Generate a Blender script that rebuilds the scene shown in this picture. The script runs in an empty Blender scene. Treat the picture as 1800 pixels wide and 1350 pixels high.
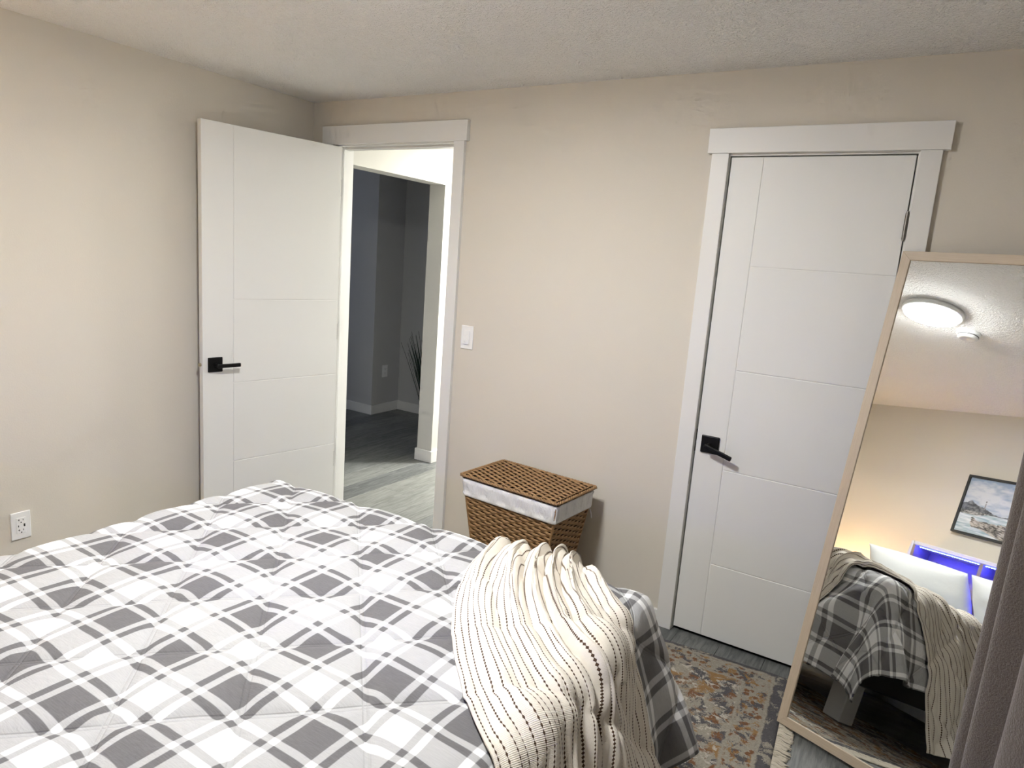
import bpy, bmesh, math, random
import numpy as np
from mathutils import Vector, Matrix

scene = bpy.context.scene
COL = scene.collection
PI = math.pi
random.seed(7)

# ------------------------------------------------------------------ camera
CAM = Vector((3.0376, -2.7438, 1.5224))
YAW, PITCH, ROLL, FPX = 0.5411, -0.1795, 0.0744, 1196.5
fw = Vector((-math.sin(YAW) * math.cos(PITCH), math.cos(YAW) * math.cos(PITCH), math.sin(PITCH)))
r0 = Vector((math.cos(YAW), math.sin(YAW), 0)); u0 = r0.cross(fw)
rt = r0 * math.cos(ROLL) + u0 * math.sin(ROLL); up_ = -r0 * math.sin(ROLL) + u0 * math.cos(ROLL)
cam_data = bpy.data.cameras.new('camera'); cam = bpy.data.objects.new('camera', cam_data); COL.objects.link(cam)
M = Matrix((rt, up_, -fw)).transposed().to_4x4(); M.translation = CAM
cam.matrix_world = M
cam_data.sensor_width = 36.0; cam_data.lens = FPX / 1800 * 36.0
cam_data.clip_start = 0.02
scene.camera = cam

# ------------------------------------------------------------------ world (dusk outside) and exposure
world = bpy.data.worlds.new('dusk'); scene.world = world; world.use_nodes = True
bg = world.node_tree.nodes['Background']; bg.inputs[0].default_value = (0.38, 0.47, 0.74, 1); bg.inputs[1].default_value = 0.32
scene.view_settings.view_transform = 'Standard'; scene.view_settings.look = 'None'
scene.view_settings.gamma = 1.0; scene.view_settings.use_curve_mapping = False
scene.view_settings.exposure = 1.82
CEIL_EMIT = 62.0     # bedroom ceiling disc
HALL_EMIT = 165.0     # hall ceiling disc
LAMP_EMIT = 190.0     # bedside bulb
LED_EMIT = 65.0      # headboard strip
scene.cycles.use_denoising = True
scene.cycles.use_adaptive_sampling = True; scene.cycles.adaptive_threshold = 0.06; scene.cycles.adaptive_min_samples = 12
scene.cycles.max_bounces = 7; scene.cycles.diffuse_bounces = 4; scene.cycles.glossy_bounces = 3; scene.cycles.transmission_bounces = 2
scene.cycles.sample_clamp_indirect = 8.0

# ------------------------------------------------------------------ room numbers (metres)
H = 2.286; XR = 3.52; YB = -3.30; WT = 0.12

# ------------------------------------------------------------------ materials
MATS = {}
def mat(name, col, rough=0.6, metal=0.0, **kw):
    m = bpy.data.materials.new(name); m.use_nodes = True
    b = m.node_tree.nodes['Principled BSDF']
    b.inputs['Base Color'].default_value = (*col, 1); b.inputs['Roughness'].default_value = rough; b.inputs['Metallic'].default_value = metal
    for k, v in kw.items(): b.inputs[k.replace('_', ' ')].default_value = v
    MATS[name] = m
    return m
class NG:
    """tiny node helper"""
    def __init__(s, m): s.nt = m.node_tree; s.b = s.nt.nodes['Principled BSDF']
    def n(s, t, **kw):
        nd = s.nt.nodes.new(t)
        for k, v in kw.items(): setattr(nd, k, v)
        return nd
    def l(s, a, b): s.nt.links.new(a, b)
    def m(s, op, a, b=None, c=None, clamp=False):
        nd = s.n('ShaderNodeMath', operation=op); nd.use_clamp = clamp
        for i, v in enumerate((a, b, c)):
            if v is None: continue
            if isinstance(v, (int, float)): nd.inputs[i].default_value = v
            else: s.l(v, nd.inputs[i])
        return nd.outputs[0]
    def mix(s, f, a, b):
        nd = s.n('ShaderNodeMix', data_type='RGBA')
        for sock, v in ((nd.inputs[0], f), (nd.inputs[6], a), (nd.inputs[7], b)):
            if isinstance(v, (int, float)): sock.default_value = v
            elif isinstance(v, tuple): sock.default_value = (*v, 1)
            else: s.l(v, sock)
        return nd.outputs[2]
    def noise(s, vec, scale, detail=2.0, rough=0.5, dist=0.0):
        nd = s.n('ShaderNodeTexNoise'); nd.inputs['Scale'].default_value = scale; nd.inputs['Detail'].default_value = detail
        nd.inputs['Roughness'].default_value = rough; nd.inputs['Distortion'].default_value = dist
        if vec is not None: s.l(vec, nd.inputs['Vector'])
        return nd.outputs['Fac']
    def coord(s, which='Object'): return s.n('ShaderNodeTexCoord').outputs[which]
    def scaled(s, vec, sc, loc=(0, 0, 0)):
        nd = s.n('ShaderNodeMapping'); nd.inputs['Scale'].default_value = sc; nd.inputs['Location'].default_value = loc
        s.l(vec, nd.inputs['Vector']); return nd.outputs[0]
    def sep(s, vec):
        nd = s.n('ShaderNodeSeparateXYZ'); s.l(vec, nd.inputs[0]); return nd.outputs
    def bump(s, h, strength, dist=0.01, norm=None):
        nd = s.n('ShaderNodeBump'); nd.inputs['Strength'].default_value = strength; nd.inputs['Distance'].default_value = dist
        s.l(h, nd.inputs['Height'])
        if norm is not None: s.l(norm, nd.inputs['Normal'])
        s.l(nd.outputs[0], s.b.inputs['Normal']); return nd.outputs[0]
    def step(s, v, t, soft=0.02):
        nd = s.n('ShaderNodeMapRange'); nd.interpolation_type = 'SMOOTHSTEP'
        s.l(v, nd.inputs[0]); nd.inputs[1].default_value = t - soft; nd.inputs[2].default_value = t + soft
        return nd.outputs[0]
    def base(s, c): s.l(c, s.b.inputs['Base Color'])

def paint(name, col, rough, bscale, bstr):
    m = mat(name, col, rough); g = NG(m); v = g.coord()
    f = g.noise(v, 1.3, 1)
    g.base(g.mix(f, tuple(c * 0.97 for c in col), tuple(min(1, c * 1.03) for c in col)))
    if bstr > 0.05: g.bump(g.noise(v, bscale, 1), bstr, 0.002)
    return m
paint('wall_paint', (0.67, 0.625, 0.545), 0.75, 160, 0.12)
paint('hall_paint', (0.62, 0.61, 0.565), 0.75, 160, 0.1)
paint('den_paint', (0.52, 0.52, 0.51), 0.75, 160, 0.1)
paint('trim_white', (0.76, 0.755, 0.73), 0.42, 60, 0.02)
paint('door_white', (0.77, 0.77, 0.745), 0.45, 70, 0.03)
paint('plastic_white', (0.85, 0.85, 0.84), 0.35, 30, 0.0)
# knock-down ceiling
m = mat('ceiling_stipple', (0.93, 0.925, 0.91), 0.9); g = NG(m); v = g.coord()
n1 = g.noise(v, 80, 2, 0.6, 0.6); n2 = g.noise(v, 230, 0)
h = g.m('ADD', g.step(n1, 0.52, 0.10), g.m('MULTIPLY', n2, 0.5))
g.bump(h, 0.62, 0.013)
# planks
m = mat('plank_wood', (0.3, 0.3, 0.29), 0.48); g = NG(m); v = g.coord()
oi = g.n('ShaderNodeObjectInfo'); rnd = oi.outputs['Random']
cmb = g.n('ShaderNodeCombineXYZ'); g.l(g.m('MULTIPLY', rnd, 7.0), cmb.inputs[0]); g.l(g.m('MULTIPLY', rnd, 31.0), cmb.inputs[1])
va = g.n('ShaderNodeVectorMath', operation='ADD'); g.l(v, va.inputs[0]); g.l(cmb.outputs[0], va.inputs[1])
gr = g.noise(g.scaled(va.outputs[0], (16, 1.5, 1)), 3.0, 6, 0.62, 1.2)
gr2 = g.noise(g.scaled(va.outputs[0], (90, 3, 1)), 3.0, 3, 0.6)
gg = g.m('ADD', g.m('MULTIPLY', gr, 0.75), g.m('MULTIPLY', gr2, 0.25))
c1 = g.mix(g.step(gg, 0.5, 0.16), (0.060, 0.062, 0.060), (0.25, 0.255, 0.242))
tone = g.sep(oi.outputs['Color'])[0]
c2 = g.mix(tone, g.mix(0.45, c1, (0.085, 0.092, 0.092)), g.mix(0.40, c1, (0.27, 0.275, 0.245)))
g.base(c2); g.bump(gg, 0.1, 0.002)
mat('subfloor', (0.05, 0.05, 0.05), 0.9)
mat('black_metal', (0.003, 0.003, 0.0035), 0.45, Specular_IOR_Level=0.25)
mat('nickel', (0.20, 0.185, 0.165), 0.42, 1.0)
mat('brass_latch', (0.55, 0.48, 0.34), 0.3, 1.0)
mat('dark_slot', (0.015, 0.015, 0.015), 0.7)
mat('mirror_glass', (0.90, 0.92, 0.91), 0.0, 1.0)
mat('window_glass', (0.02, 0.02, 0.025), 0.03)
# pale oak for the mirror frame, headboard edge
def wood(name, a, b, sc, rough=0.5):
    m = mat(name, a, rough); g = NG(m); v = g.coord()
    f = g.noise(g.scaled(v, sc), 4, 5, 0.6, 0.8); g.base(g.mix(f, a, b)); g.bump(f, 0.12, 0.001); return m
wood('oak_pale_long', (0.42, 0.33, 0.235), (0.58, 0.485, 0.365), (60, 60, 3))
wood('oak_pale_cross', (0.42, 0.33, 0.235), (0.58, 0.485, 0.365), (3, 60, 60))
wood('headboard_wood', (0.24, 0.18, 0.13), (0.38, 0.30, 0.23), (3, 30, 30))
mat('headboard_white', (0.72, 0.70, 0.68), 0.5)
mat('bed_black', (0.02, 0.02, 0.022), 0.6)
mat('bed_leg_grey', (0.42, 0.42, 0.41), 0.6)
wood('nightstand_wood', (0.16, 0.11, 0.075), (0.25, 0.18, 0.12), (3, 30, 30))
# white bedding
m = mat('white_cotton', (0.80, 0.82, 0.81), 0.85); g = NG(m); v = g.coord(); g.bump(g.noise(v, 12, 4), 0.25, 0.01)
m = mat('lampshade', (0.8, 0.66, 0.45), 0.9); g = NG(m); tl = g.n('ShaderNodeBsdfTranslucent'); tl.inputs[0].default_value = (0.9, 0.75, 0.5, 1)
ms = g.n('ShaderNodeMixShader'); ms.inputs[0].default_value = 0.6; g.l(g.b.outputs[0], ms.inputs[1]); g.l(tl.outputs[0], ms.inputs[2]); g.l(ms.outputs[0], g.nt.nodes['Material Output'].inputs[0])
# liner
m = mat('liner_cotton', (0.78, 0.775, 0.76), 0.9); g = NG(m); v = g.coord(); g.bump(g.noise(g.scaled(v, (30, 30, 8)), 1.6, 4, 0.6, 1.5), 0.5, 0.01)
# wicker
m = mat('wicker', (0.33, 0.19, 0.085), 0.62); g = NG(m); v = g.coord()
f = g.noise(v, 90, 3); g.base(g.mix(f, (0.22, 0.118, 0.045), (0.42, 0.25, 0.115))); g.bump(g.noise(v, 500, 2), 0.3, 0.001)
mat('wicker_gap_shade', (0.09, 0.05, 0.022), 0.9)
# plaid comforter (unfolded cloth coordinates in metres in the UV map)
m = mat('plaid_cotton', (0.5, 0.5, 0.5), 0.88); g = NG(m); uv = g.coord('UV')
wob = g.noise(uv, 4.0, 2); U, V, _ = g.sep(uv)
def plaid_axis(c, phase, period):
    t = g.m('FRACT', g.m('DIVIDE', g.m('ADD', c, -phase + 50 * period), period))      # 0 = centre of the dark wide band
    d = g.m('ABSOLUTE', g.m('SUBTRACT', g.m('FRACT', g.m('ADD', t, 0.5)), 0.5))         # 0..0.5 distance from that centre
    wide = g.m('SUBTRACT', 1.0, g.step(d, 0.185, 0.006))
    th = g.m('MULTIPLY', g.step(d, 0.262, 0.006), g.m('SUBTRACT', 1.0, g.step(d, 0.345, 0.006)))
    return g.m('ADD', wide, th, clamp=True)
pu = plaid_axis(g.m('ADD', U, g.m('MULTIPLY', g.m('SUBTRACT', wob, 0.5), 0.03)), 1.19, 0.2065)
wob2 = g.noise(g.scaled(uv, (1, 1, 1), (5, 3, 0)), 4.0, 2)
pv = plaid_axis(g.m('ADD', V, g.m('MULTIPLY', g.m('SUBTRACT', wob2, 0.5), 0.03)), -1.58, 0.2015)
s_ = g.m('ADD', pu, pv)
weave = g.noise(g.scaled(uv, (40, 400, 1)), 1.0, 2)
mid = g.mix(weave, (0.38, 0.38, 0.38), (0.48, 0.48, 0.48))
dark = g.mix(weave, (0.115, 0.111, 0.114), (0.17, 0.165, 0.168))
c = g.mix(g.m('MULTIPLY', s_, 1.0, clamp=True), (0.84, 0.84, 0.835), mid)
c = g.mix(g.m('SUBTRACT', s_, 1.0, clamp=True), c, dark)
g.base(c)
def seam(c, ph):
    t = g.m('FRACT', g.m('ADD', g.m('DIVIDE', g.m('ADD', c, -ph), 0.318), 50.5)); d = g.m('MULTIPLY', g.m('ABSOLUTE', g.m('SUBTRACT', t, 0.5)), 0.318)
    return g.m('ABSOLUTE', g.m('SUBTRACT', d, 0.006))                       # distance from one of the twin stitch lines
sd = g.m('MINIMUM', seam(g.m('ADD', U, V), 0.055), seam(g.m('SUBTRACT', U, V), 4.095))
stitch = g.step(sd, 0.0022, 0.0022)
wr = g.noise(g.scaled(uv, (1, 1, 1)), 22, 5, 0.6, 1.0)
g.bump(g.m('ADD', g.m('ADD', g.m('MULTIPLY', wr, 0.9), g.m('MULTIPLY', stitch, 0.45)), g.m('MULTIPLY', weave, 0.12)), 0.42, 0.012)
# cream throw with dashed brown stripes
m = mat('throw_cotton', (0.8, 0.75, 0.66), 0.95); g = NG(m); uv = g.coord('UV'); U, V, _ = g.sep(uv)
NSTR = 28
fr = g.m('ABSOLUTE', g.m('SUBTRACT', g.m('FRACT', g.m('MULTIPLY', U, NSTR)), 0.5))
dsh = g.m('ABSOLUTE', g.m('SUBTRACT', g.m('FRACT', g.m('MULTIPLY', V, 215.0)), 0.5))
wdt = g.m('ADD', g.m('MULTIPLY', g.m('SUBTRACT', 0.5, dsh), 0.22), 0.0)
line = g.m('MULTIPLY', g.m('LESS_THAN', fr, wdt), g.m('LESS_THAN', dsh, 0.40))
band = g.m('MULTIPLY', g.m('LESS_THAN', fr, 0.03), 0.7)
mask = g.m('MAXIMUM', line, band)
nz = g.noise(uv, 60, 3)
cream = g.mix(nz, (0.70, 0.645, 0.555), (0.83, 0.775, 0.685))
g.base(g.mix(mask, cream, (0.075, 0.04, 0.02)))
wv = g.n('ShaderNodeTexWave'); wv.inputs['Scale'].default_value = 260; wv.inputs['Distortion'].default_value = 1.0; wv.bands_direction = 'Y'; g.l(uv, wv.inputs['Vector'])
g.bump(g.m('ADD', g.m('MULTIPLY', wv.outputs['Fac'], 0.5), g.m('ADD', g.m('MULTIPLY', mask, 0.8), g.noise(uv, 160, 3))), 0.3, 0.004)
# curtain fleece
m = mat('curtain_fleece', (0.155, 0.125, 0.105), 0.95); g = NG(m); v = g.coord()
f = g.noise(v, 330, 3, 0.7); g.base(g.mix(f, (0.046, 0.034, 0.025), (0.128, 0.098, 0.075))); g.bump(f, 0.7, 0.004)
m.node_tree.nodes['Principled BSDF'].inputs['Sheen Weight'].default_value = 0.3
# rug (object origin at its fringed far corner, local -x and -y run into the rug)
m = mat('rug_pile', (0.5, 0.45, 0.38), 0.98); g = NG(m); v = g.coord(); X, Y, _ = g.sep(v)
fine = g.noise(v, 150, 4, 0.8)
dwob = g.m('MULTIPLY', g.m('SUBTRACT', g.noise(v, 45, 3), 0.5), 0.022)
dx = g.m('ADD', g.m('MULTIPLY', X, -1.0), dwob); dy = g.m('ADD', g.m('MULTIPLY', Y, -1.0), dwob)
dd = g.m('MINIMUM', dx, g.m('ADD', dy, 0.02))
cream = g.mix(fine, (0.16, 0.135, 0.10), (0.64, 0.59, 0.49)); grey = g.mix(fine, (0.035, 0.035, 0.04), (0.19, 0.18, 0.19))
rust = g.mix(fine, (0.12, 0.045, 0.018), (0.34, 0.17, 0.08)); gold = g.mix(fine, (0.26, 0.14, 0.045), (0.46, 0.28, 0.12))
tuft = g.m('MULTIPLY', g.m('SUBTRACT', g.noise(v, 210, 3, 0.7), 0.5), 0.42)
def blob(loc, sc, thr): return g.step(g.m('ADD', g.noise(g.scaled(v, (1, 1, 1), loc), sc, 3, 0.6, 0.6), tuft), thr, 0.02)
nA_ = blob((0, 0, 0), 13, 0.52); nB_ = blob((3, 9, 0), 16, 0.57); nC_ = blob((8, 1, 4), 10, 0.60); nD_ = blob((5, 5, 2), 30, 0.60)
field = g.mix(nA_, cream, grey)
field = g.mix(nB_, field, rust)
field = g.mix(nC_, field, gold)
field = g.mix(nD_, field, (0.62, 0.58, 0.50))
vor = g.n('ShaderNodeTexVoronoi'); vor.feature = 'F1'; vor.inputs['Scale'].default_value = 34; g.l(v, vor.inputs['Vector'])
blot = g.m('LESS_THAN', g.m('ADD', vor.outputs['Distance'], g.m('MULTIPLY', g.m('SUBTRACT', fine, 0.5), 0.9)), 0.36)
bandc = g.mix(blot, cream, rust); bandc = g.mix(blob((2, 7, 3), 22, 0.56), bandc, grey); bandc = g.mix(nD_, bandc, gold)
def band_mask(lo, hi): return g.m('MULTIPLY', g.step(dd, lo, 0.004), g.m('SUBTRACT', 1.0, g.step(dd, hi, 0.004)))
colr = field
colr = g.mix(band_mask(0.145, 0.158), colr, cream)
colr = g.mix(band_mask(0.062, 0.145), colr, bandc)
colr = g.mix(band_mask(0.048, 0.062), colr, cream)
colr = g.mix(band_mask(-0.1, 0.048), colr, g.mix(blob((1, 2, 5), 20, 0.42), cream, grey))
g.base(colr); g.bump(g.noise(v, 260, 3, 0.7), 0.8, 0.012)
mat('rug_fringe', (0.55, 0.50, 0.41), 0.95)
m = mat('plant_green', (0.012, 0.028, 0.014), 0.6)
mat('plant_pot', (0.05, 0.05, 0.055), 0.5)
mat('picture_frame', (0.035, 0.036, 0.035), 0.5)
m = mat('print', (0.5, 0.5, 0.5), 0.7); g = NG(m); ca = g.n('ShaderNodeVertexColor'); ca.layer_name = 'print'; g.base(ca.outputs['Color'])
def emit(name, col, st):
    m = bpy.data.materials.new(name); m.use_nodes = True; nt = m.node_tree; nt.nodes.clear()
    e = nt.nodes.new('ShaderNodeEmission'); e.inputs[0].default_value = (*col, 1); e.inputs[1].default_value = st
    o = nt.nodes.new('ShaderNodeOutputMaterial'); nt.links.new(e.outputs[0], o.inputs[0]); MATS[name] = m; return m
emit('ceiling_diffuser', (0.985, 0.988, 0.985), CEIL_EMIT)
emit('hall_diffuser', (1.0, 0.99, 0.95), HALL_EMIT)
emit('warm_bulb', (1.0, 0.62, 0.27), LAMP_EMIT)
emit('led_blue', (0.004, 0.006, 1.0), LED_EMIT)
emit('led_dot', (0.25, 0.4, 1.0), 8.0)

# ------------------------------------------------------------------ mesh helpers
def tag(o, label=None, cat=None, group=None, kind=None):
    if label: o['label'] = label
    if cat: o['category'] = cat
    if group: o['group'] = group
    if kind: o['kind'] = kind
    return o
def empty(name, loc=(0, 0, 0), rz=0.0):
    o = bpy.data.objects.new(name, None); o.empty_display_size = 0.05; COL.objects.link(o)
    o.location = loc; o.rotation_euler = (0, 0, rz); return o
def link(name, me, material, parent=None, smooth=False, loc=(0, 0, 0), rot=(0, 0, 0)):
    o = bpy.data.objects.new(name, me); COL.objects.link(o)
    if material and not me.materials: me.materials.append(MATS[material])
    if parent is not None: o.parent = parent
    o.location = loc; o.rotation_euler = rot
    if smooth:
        for p in me.polygons: p.use_smooth = True
    return o
def bm_mesh(bm, name):
    me = bpy.data.meshes.new(name); bmesh.ops.recalc_face_normals(bm, faces=bm.faces); bm.to_mesh(me); bm.free(); return me
def add_box(bm, x0, x1, y0, y1, z0, z1, bev=0.0, seg=2):
    r = bmesh.ops.create_cube(bm, size=1.0)
    vs = r['verts']
    bmesh.ops.scale(bm, vec=(x1 - x0, y1 - y0, z1 - z0), verts=vs)
    bmesh.ops.translate(bm, vec=((x0 + x1) / 2, (y0 + y1) / 2, (z0 + z1) / 2), verts=vs)
    if bev > 0:
        es = list({e for v in vs for e in v.link_edges})
        bmesh.ops.bevel(bm, geom=es, offset=bev, segments=seg, affect='EDGES', profile=0.5)
def box(name, dims, material, parent=None, bev=0.0, seg=2, **kw):
    bm = bmesh.new(); add_box(bm, *dims, bev=bev, seg=seg); return link(name, bm_mesh(bm, name), material, parent, **kw)
def boxes(name, lst, material, parent=None, bev=0.0):
    bm = bmesh.new()
    for d in lst: add_box(bm, *d, bev=bev)
    return link(name, bm_mesh(bm, name), material, parent)
def add_cyl(bm, p0, p1, r0_, r1_=None, seg=20):
    r1_ = r0_ if r1_ is None else r1_
    p0 = Vector(p0); p1 = Vector(p1); d = (p1 - p0); q = d.to_track_quat('Z', 'Y')
    r = bmesh.ops.create_cone(bm, cap_ends=True, segments=seg, radius1=r0_, radius2=r1_, depth=d.length)
    bmesh.ops.transform(bm, matrix=Matrix.Translation((p0 + p1) / 2) @ q.to_matrix().to_4x4(), verts=r['verts'])
def cyl(name, p0, p1, r, material, parent=None, r2=None, seg=20, smooth=False):
    bm = bmesh.new(); add_cyl(bm, p0, p1, r, r2, seg); return link(name, bm_mesh(bm, name), material, parent)
def lathe(name, prof, material, parent=None, seg=48, loc=(0, 0, 0), smooth=True):
    vs, fs = [], []
    n = len(prof)
    for i in range(seg):
        a = 2 * PI * i / seg
        for (r, z) in prof: vs.append((r * math.cos(a), r * math.sin(a), z))
    for i in range(seg):
        j = (i + 1) % seg
        for k in range(n - 1): fs.append((i * n + k, j * n + k, j * n + k + 1, i * n + k + 1))
    me = bpy.data.meshes.new(name); me.from_pydata(vs, [], fs)
    bm = bmesh.new(); bm.from_mesh(me); bmesh.ops.remove_doubles(bm, verts=bm.verts, dist=1e-6); bmesh.ops.recalc_face_normals(bm, faces=bm.faces); bm.to_mesh(me); bm.free()
    o = link(name, me, material, parent, smooth, loc)
    return o
def tube_data(pts, ra, rb=None, sides=6, vs=None, fs=None, nrm=None):
    """tube with elliptical section along pts; ra across, rb along nrm"""
    rb = ra if rb is None else rb
    base = len(vs); n = len(pts)
    for i, p in enumerate(pts):
        t = Vector(pts[min(i + 1, n - 1)]) - Vector(pts[max(i - 1, 0)]); t.normalize()
        nn = Vector(nrm) if nrm is not None else (Vector((0, 0, 1)) if abs(t.z) < 0.9 else Vector((1, 0, 0)))
        s = t.cross(nn); s.normalize(); k = s.cross(t)
        for j in range(sides):
            a = 2 * PI * j / sides
            vs.append(tuple(Vector(p) + s * (ra * math.cos(a)) + k * (rb * math.sin(a))))
    for i in range(n - 1):
        for j in range(sides):
            j2 = (j + 1) % sides
            fs.append((base + i * sides + j, base + i * sides + j2, base + (i + 1) * sides + j2, base + (i + 1) * sides + j))
    fs.append(tuple(base + j for j in range(sides))[::-1]); fs.append(tuple(base + (n - 1) * sides + j for j in range(sides)))
def pydata(name, vs, fs, material, parent=None, smooth=False, **kw):
    me = bpy.data.meshes.new(name); me.from_pydata([tuple(v) for v in vs], [], fs); me.update()
    return link(name, me, material, parent, smooth, **kw)
def grid_mesh(name, P, UVs, material, parent=None, smooth=True):
    """P (n,m,3) numpy; UVs (n,m,2)"""
    n, mm = P.shape[:2]
    idx = np.arange(n * mm).reshape(n, mm)
    q = np.stack([idx[:-1, :-1], idx[1:, :-1], idx[1:, 1:], idx[:-1, 1:]], -1).reshape(-1, 4)
    me = bpy.data.meshes.new(name); me.from_pydata(P.reshape(-1, 3).tolist(), [], q.tolist())
    if UVs is not None:
        ul = me.uv_layers.new(name='UVMap'); li = np.zeros(len(me.loops), dtype=np.int32); me.loops.foreach_get('vertex_index', li)
        ul.data.foreach_set('uv', UVs.reshape(-1, 2)[li].astype(np.float32).ravel())
    return link(name, me, material, parent, smooth)
def vnoise(x, y, seed=0):
    """smooth 2-D value noise in -1..1"""
    def hsh(i, j):
        n = (i * 374761393 + j * 668265263 + seed * 1442695041) & 0x7fffffff
        n = ((n ^ (n >> 13)) * 1274126177) & 0x7fffffff
        return ((n ^ (n >> 16)) & 0xffff) / 32767.5 - 1
    xi = np.floor(x).astype(np.int64); yi = np.floor(y).astype(np.int64); fx = x - xi; fy = y - yi
    sx = fx * fx * (3 - 2 * fx); sy = fy * fy * (3 - 2 * fy)
    return (hsh(xi, yi) * (1 - sx) + hsh(xi + 1, yi) * sx) * (1 - sy) + (hsh(xi, yi + 1) * (1 - sx) + hsh(xi + 1, yi + 1) * sx) * sy
def struct(o, label, cat): return tag(o, label, cat, kind='structure')

# ================================================================== SETTING
# floor and planks
fl = struct(box('floor', (-3.3, 3.54, -3.42, 3.4, -0.10, -0.007), 'subfloor'), 'grey wood plank floor running through bedroom, hall and dark room', 'floor')
PW, PL = 0.18, 1.22
bm = bmesh.new(); add_box(bm, -PW / 2 + 0.0006, PW / 2 - 0.0006, -PL / 2 + 0.0006, PL / 2 - 0.0006, -0.007, 0.0, bev=0.0012, seg=1)
plank_me = bm_mesh(bm, 'plank'); plank_me.materials.append(MATS['plank_wood'])
kmin = math.floor((-2.1 - 0.16) / PW); kmax = math.ceil((XR - 0.16) / PW)
rp = random.Random(3)
for k in range(kmin, kmax):
    xc = 0.16 + PW * (k + 0.5)
    y0, y1 = (YB, 0.02) if xc > 1.30 else ((YB, 3.2) if xc > -0.1 else (-0.5, 2.32))
    off = {0: 0.50, -2: 0.80}.get(k, rp.uniform(0, PL))
    yy = off - PL * math.ceil((off - y0) / PL)
    while yy < y1:
        a, b = max(yy, y0), min(yy + PL, y1)
        if b - a > 0.02:
            o = bpy.data.objects.new('plank', plank_me); COL.objects.link(o); o.parent = fl
            o.location = (xc, (a + b) / 2, 0); o.scale = (1, (b - a) / PL, 1)
            tn = rp.random() * 0.9; tn = {0: 0.95, 1: 0.8, -1: 0.08}.get(k, tn); tn = 0.05 if xc > 2.2 and b > -0.3 else tn; o.color = (tn, tn, tn, 1)  # planks by the closet coloured darkest, painting in the dim corner's shade
        yy += PL
struct(box('ceiling', (-3.3, 3.54, -3.42, 3.4, H, H + 0.1), 'ceiling_stipple'), 'white stippled ceiling', 'ceiling')
struct(box('wall_left', (-WT, 0.0, YB - WT, 0.0, 0, H), 'wall_paint'), 'beige painted wall on the left behind the open door', 'wall')
# far wall with two door openings
DL0, DL1, DLZ = 0.160, 0.985, 2.075
CL0, CL1, CLZ = 2.272, 2.935, 1.992
struct(boxes('wall_far', [(-WT, DL0, 0, WT, 0, H), (DL1, CL0, 0, WT, 0, H), (CL1, XR + WT, 0, WT, 0, H), (DL0, DL1, 0, WT, DLZ, H), (CL0, CL1, 0, WT, CLZ, H)], 'wall_paint'),
       'beige painted wall holding both white doors', 'wall')
struct(box('wall_back', (-WT, XR + WT, YB - WT, YB, 0, H), 'wall_paint'), 'beige wall behind the headboard seen in the mirror', 'wall')
WY0, WY1, WZ0, WZ1 = -2.55, -1.45, 0.95, 1.95
struct(boxes('wall_right', [(XR, XR + WT, YB, WY0, 0, H), (XR, XR + WT, WY1, 0, 0, H), (XR, XR + WT, WY0, WY1, 0, WZ0), (XR, XR + WT, WY0, WY1, WZ1, H)], 'wall_paint'),
       'beige wall with the curtained window', 'wall')
w = empty('window_1', (XR, (WY0 + WY1) / 2, WZ0)); struct(w, 'window behind the brown curtain', 'window')
yc = (WY0 + WY1) / 2
def rel(o): return o
for nm, d in (('window_frame', (0.03, 0.08, WY0 - yc, WY0 - yc + 0.05, 0, 1.0)), ('window_frame', (0.03, 0.08, WY1 - yc - 0.05, WY1 - yc, 0, 1.0)),
              ('window_frame', (0.03, 0.08, WY0 - yc + .05, WY1 - yc - .05, 0, 0.05)), ('window_frame', (0.03, 0.08, WY0 - yc + .05, WY1 - yc - .05, 0.95, 1.0)),
              ('mullion', (0.03, 0.08, -0.025, 0.025, 0.05, 0.95))):
    box(nm, d, 'trim_white', w, bev=0.003)
for s in (-1, 1): box('pane', (0.052, 0.058, min(s * .025, s * .50), max(s * .025, s * .50), 0.05, 0.95), 'window_glass', w)
# hall and dark room beyond the open door
HX0, HX1 = -0.085, 0.05; OY0, OY1, OZ = 0.20, 1.14, 2.0
struct(boxes('wall_hall_left', [(HX0, HX1, WT, OY0, 0, H), (HX0, HX1, OY0, OY1, OZ, H), (HX0, HX1, OY1, 3.2, 0, H)], 'hall_paint'), 'bright hall wall with a wide opening', 'wall')
struct(box('wall_hall_right', (1.25, 1.37, WT, 3.2, 0, H), 'hall_paint'), 'right-hand wall of the hall', 'wall')
struct(box('wall_hall_end', (HX0, 1.37, 3.2, 3.32, 0, H), 'hall_paint'), 'end wall of the hall', 'wall')
DY1, DY2, DX = 1.93, 2.30, -1.292
struct(boxes('wall_den_far', [(-3.2, DX, DY1, DY1 + 0.5, 0, H), (DX, HX0, DY2, DY2 + 0.12, 0, H)], 'den_paint'), 'stepped wall of the dark room beyond the hall', 'wall')
struct(boxes('wall_den_left', [(-3.3, -3.2, -0.6, -0.2, 0, H), (-3.3, -3.2, 1.5, 2.4, 0, H), (-3.3, -3.2, -0.2, 1.5, 0, 0.7), (-3.3, -3.2, -0.2, 1.5, 2.0, H)], 'den_paint'), 'window wall of the dark room', 'wall')
struct(box('wall_den_near', (-3.2, -WT, -0.6, -0.5, 0, H), 'den_paint'), 'near wall of the dark room', 'wall')
struct(boxes('wall_closet', [(2.15, 2.2, WT, 0.75, 0, H), (3.05, 3.1, WT, 0.75, 0, H), (2.15, 3.1, 0.7, 0.75, 0, H)], 'hall_paint'), 'inside walls of the closet', 'wall')
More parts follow.
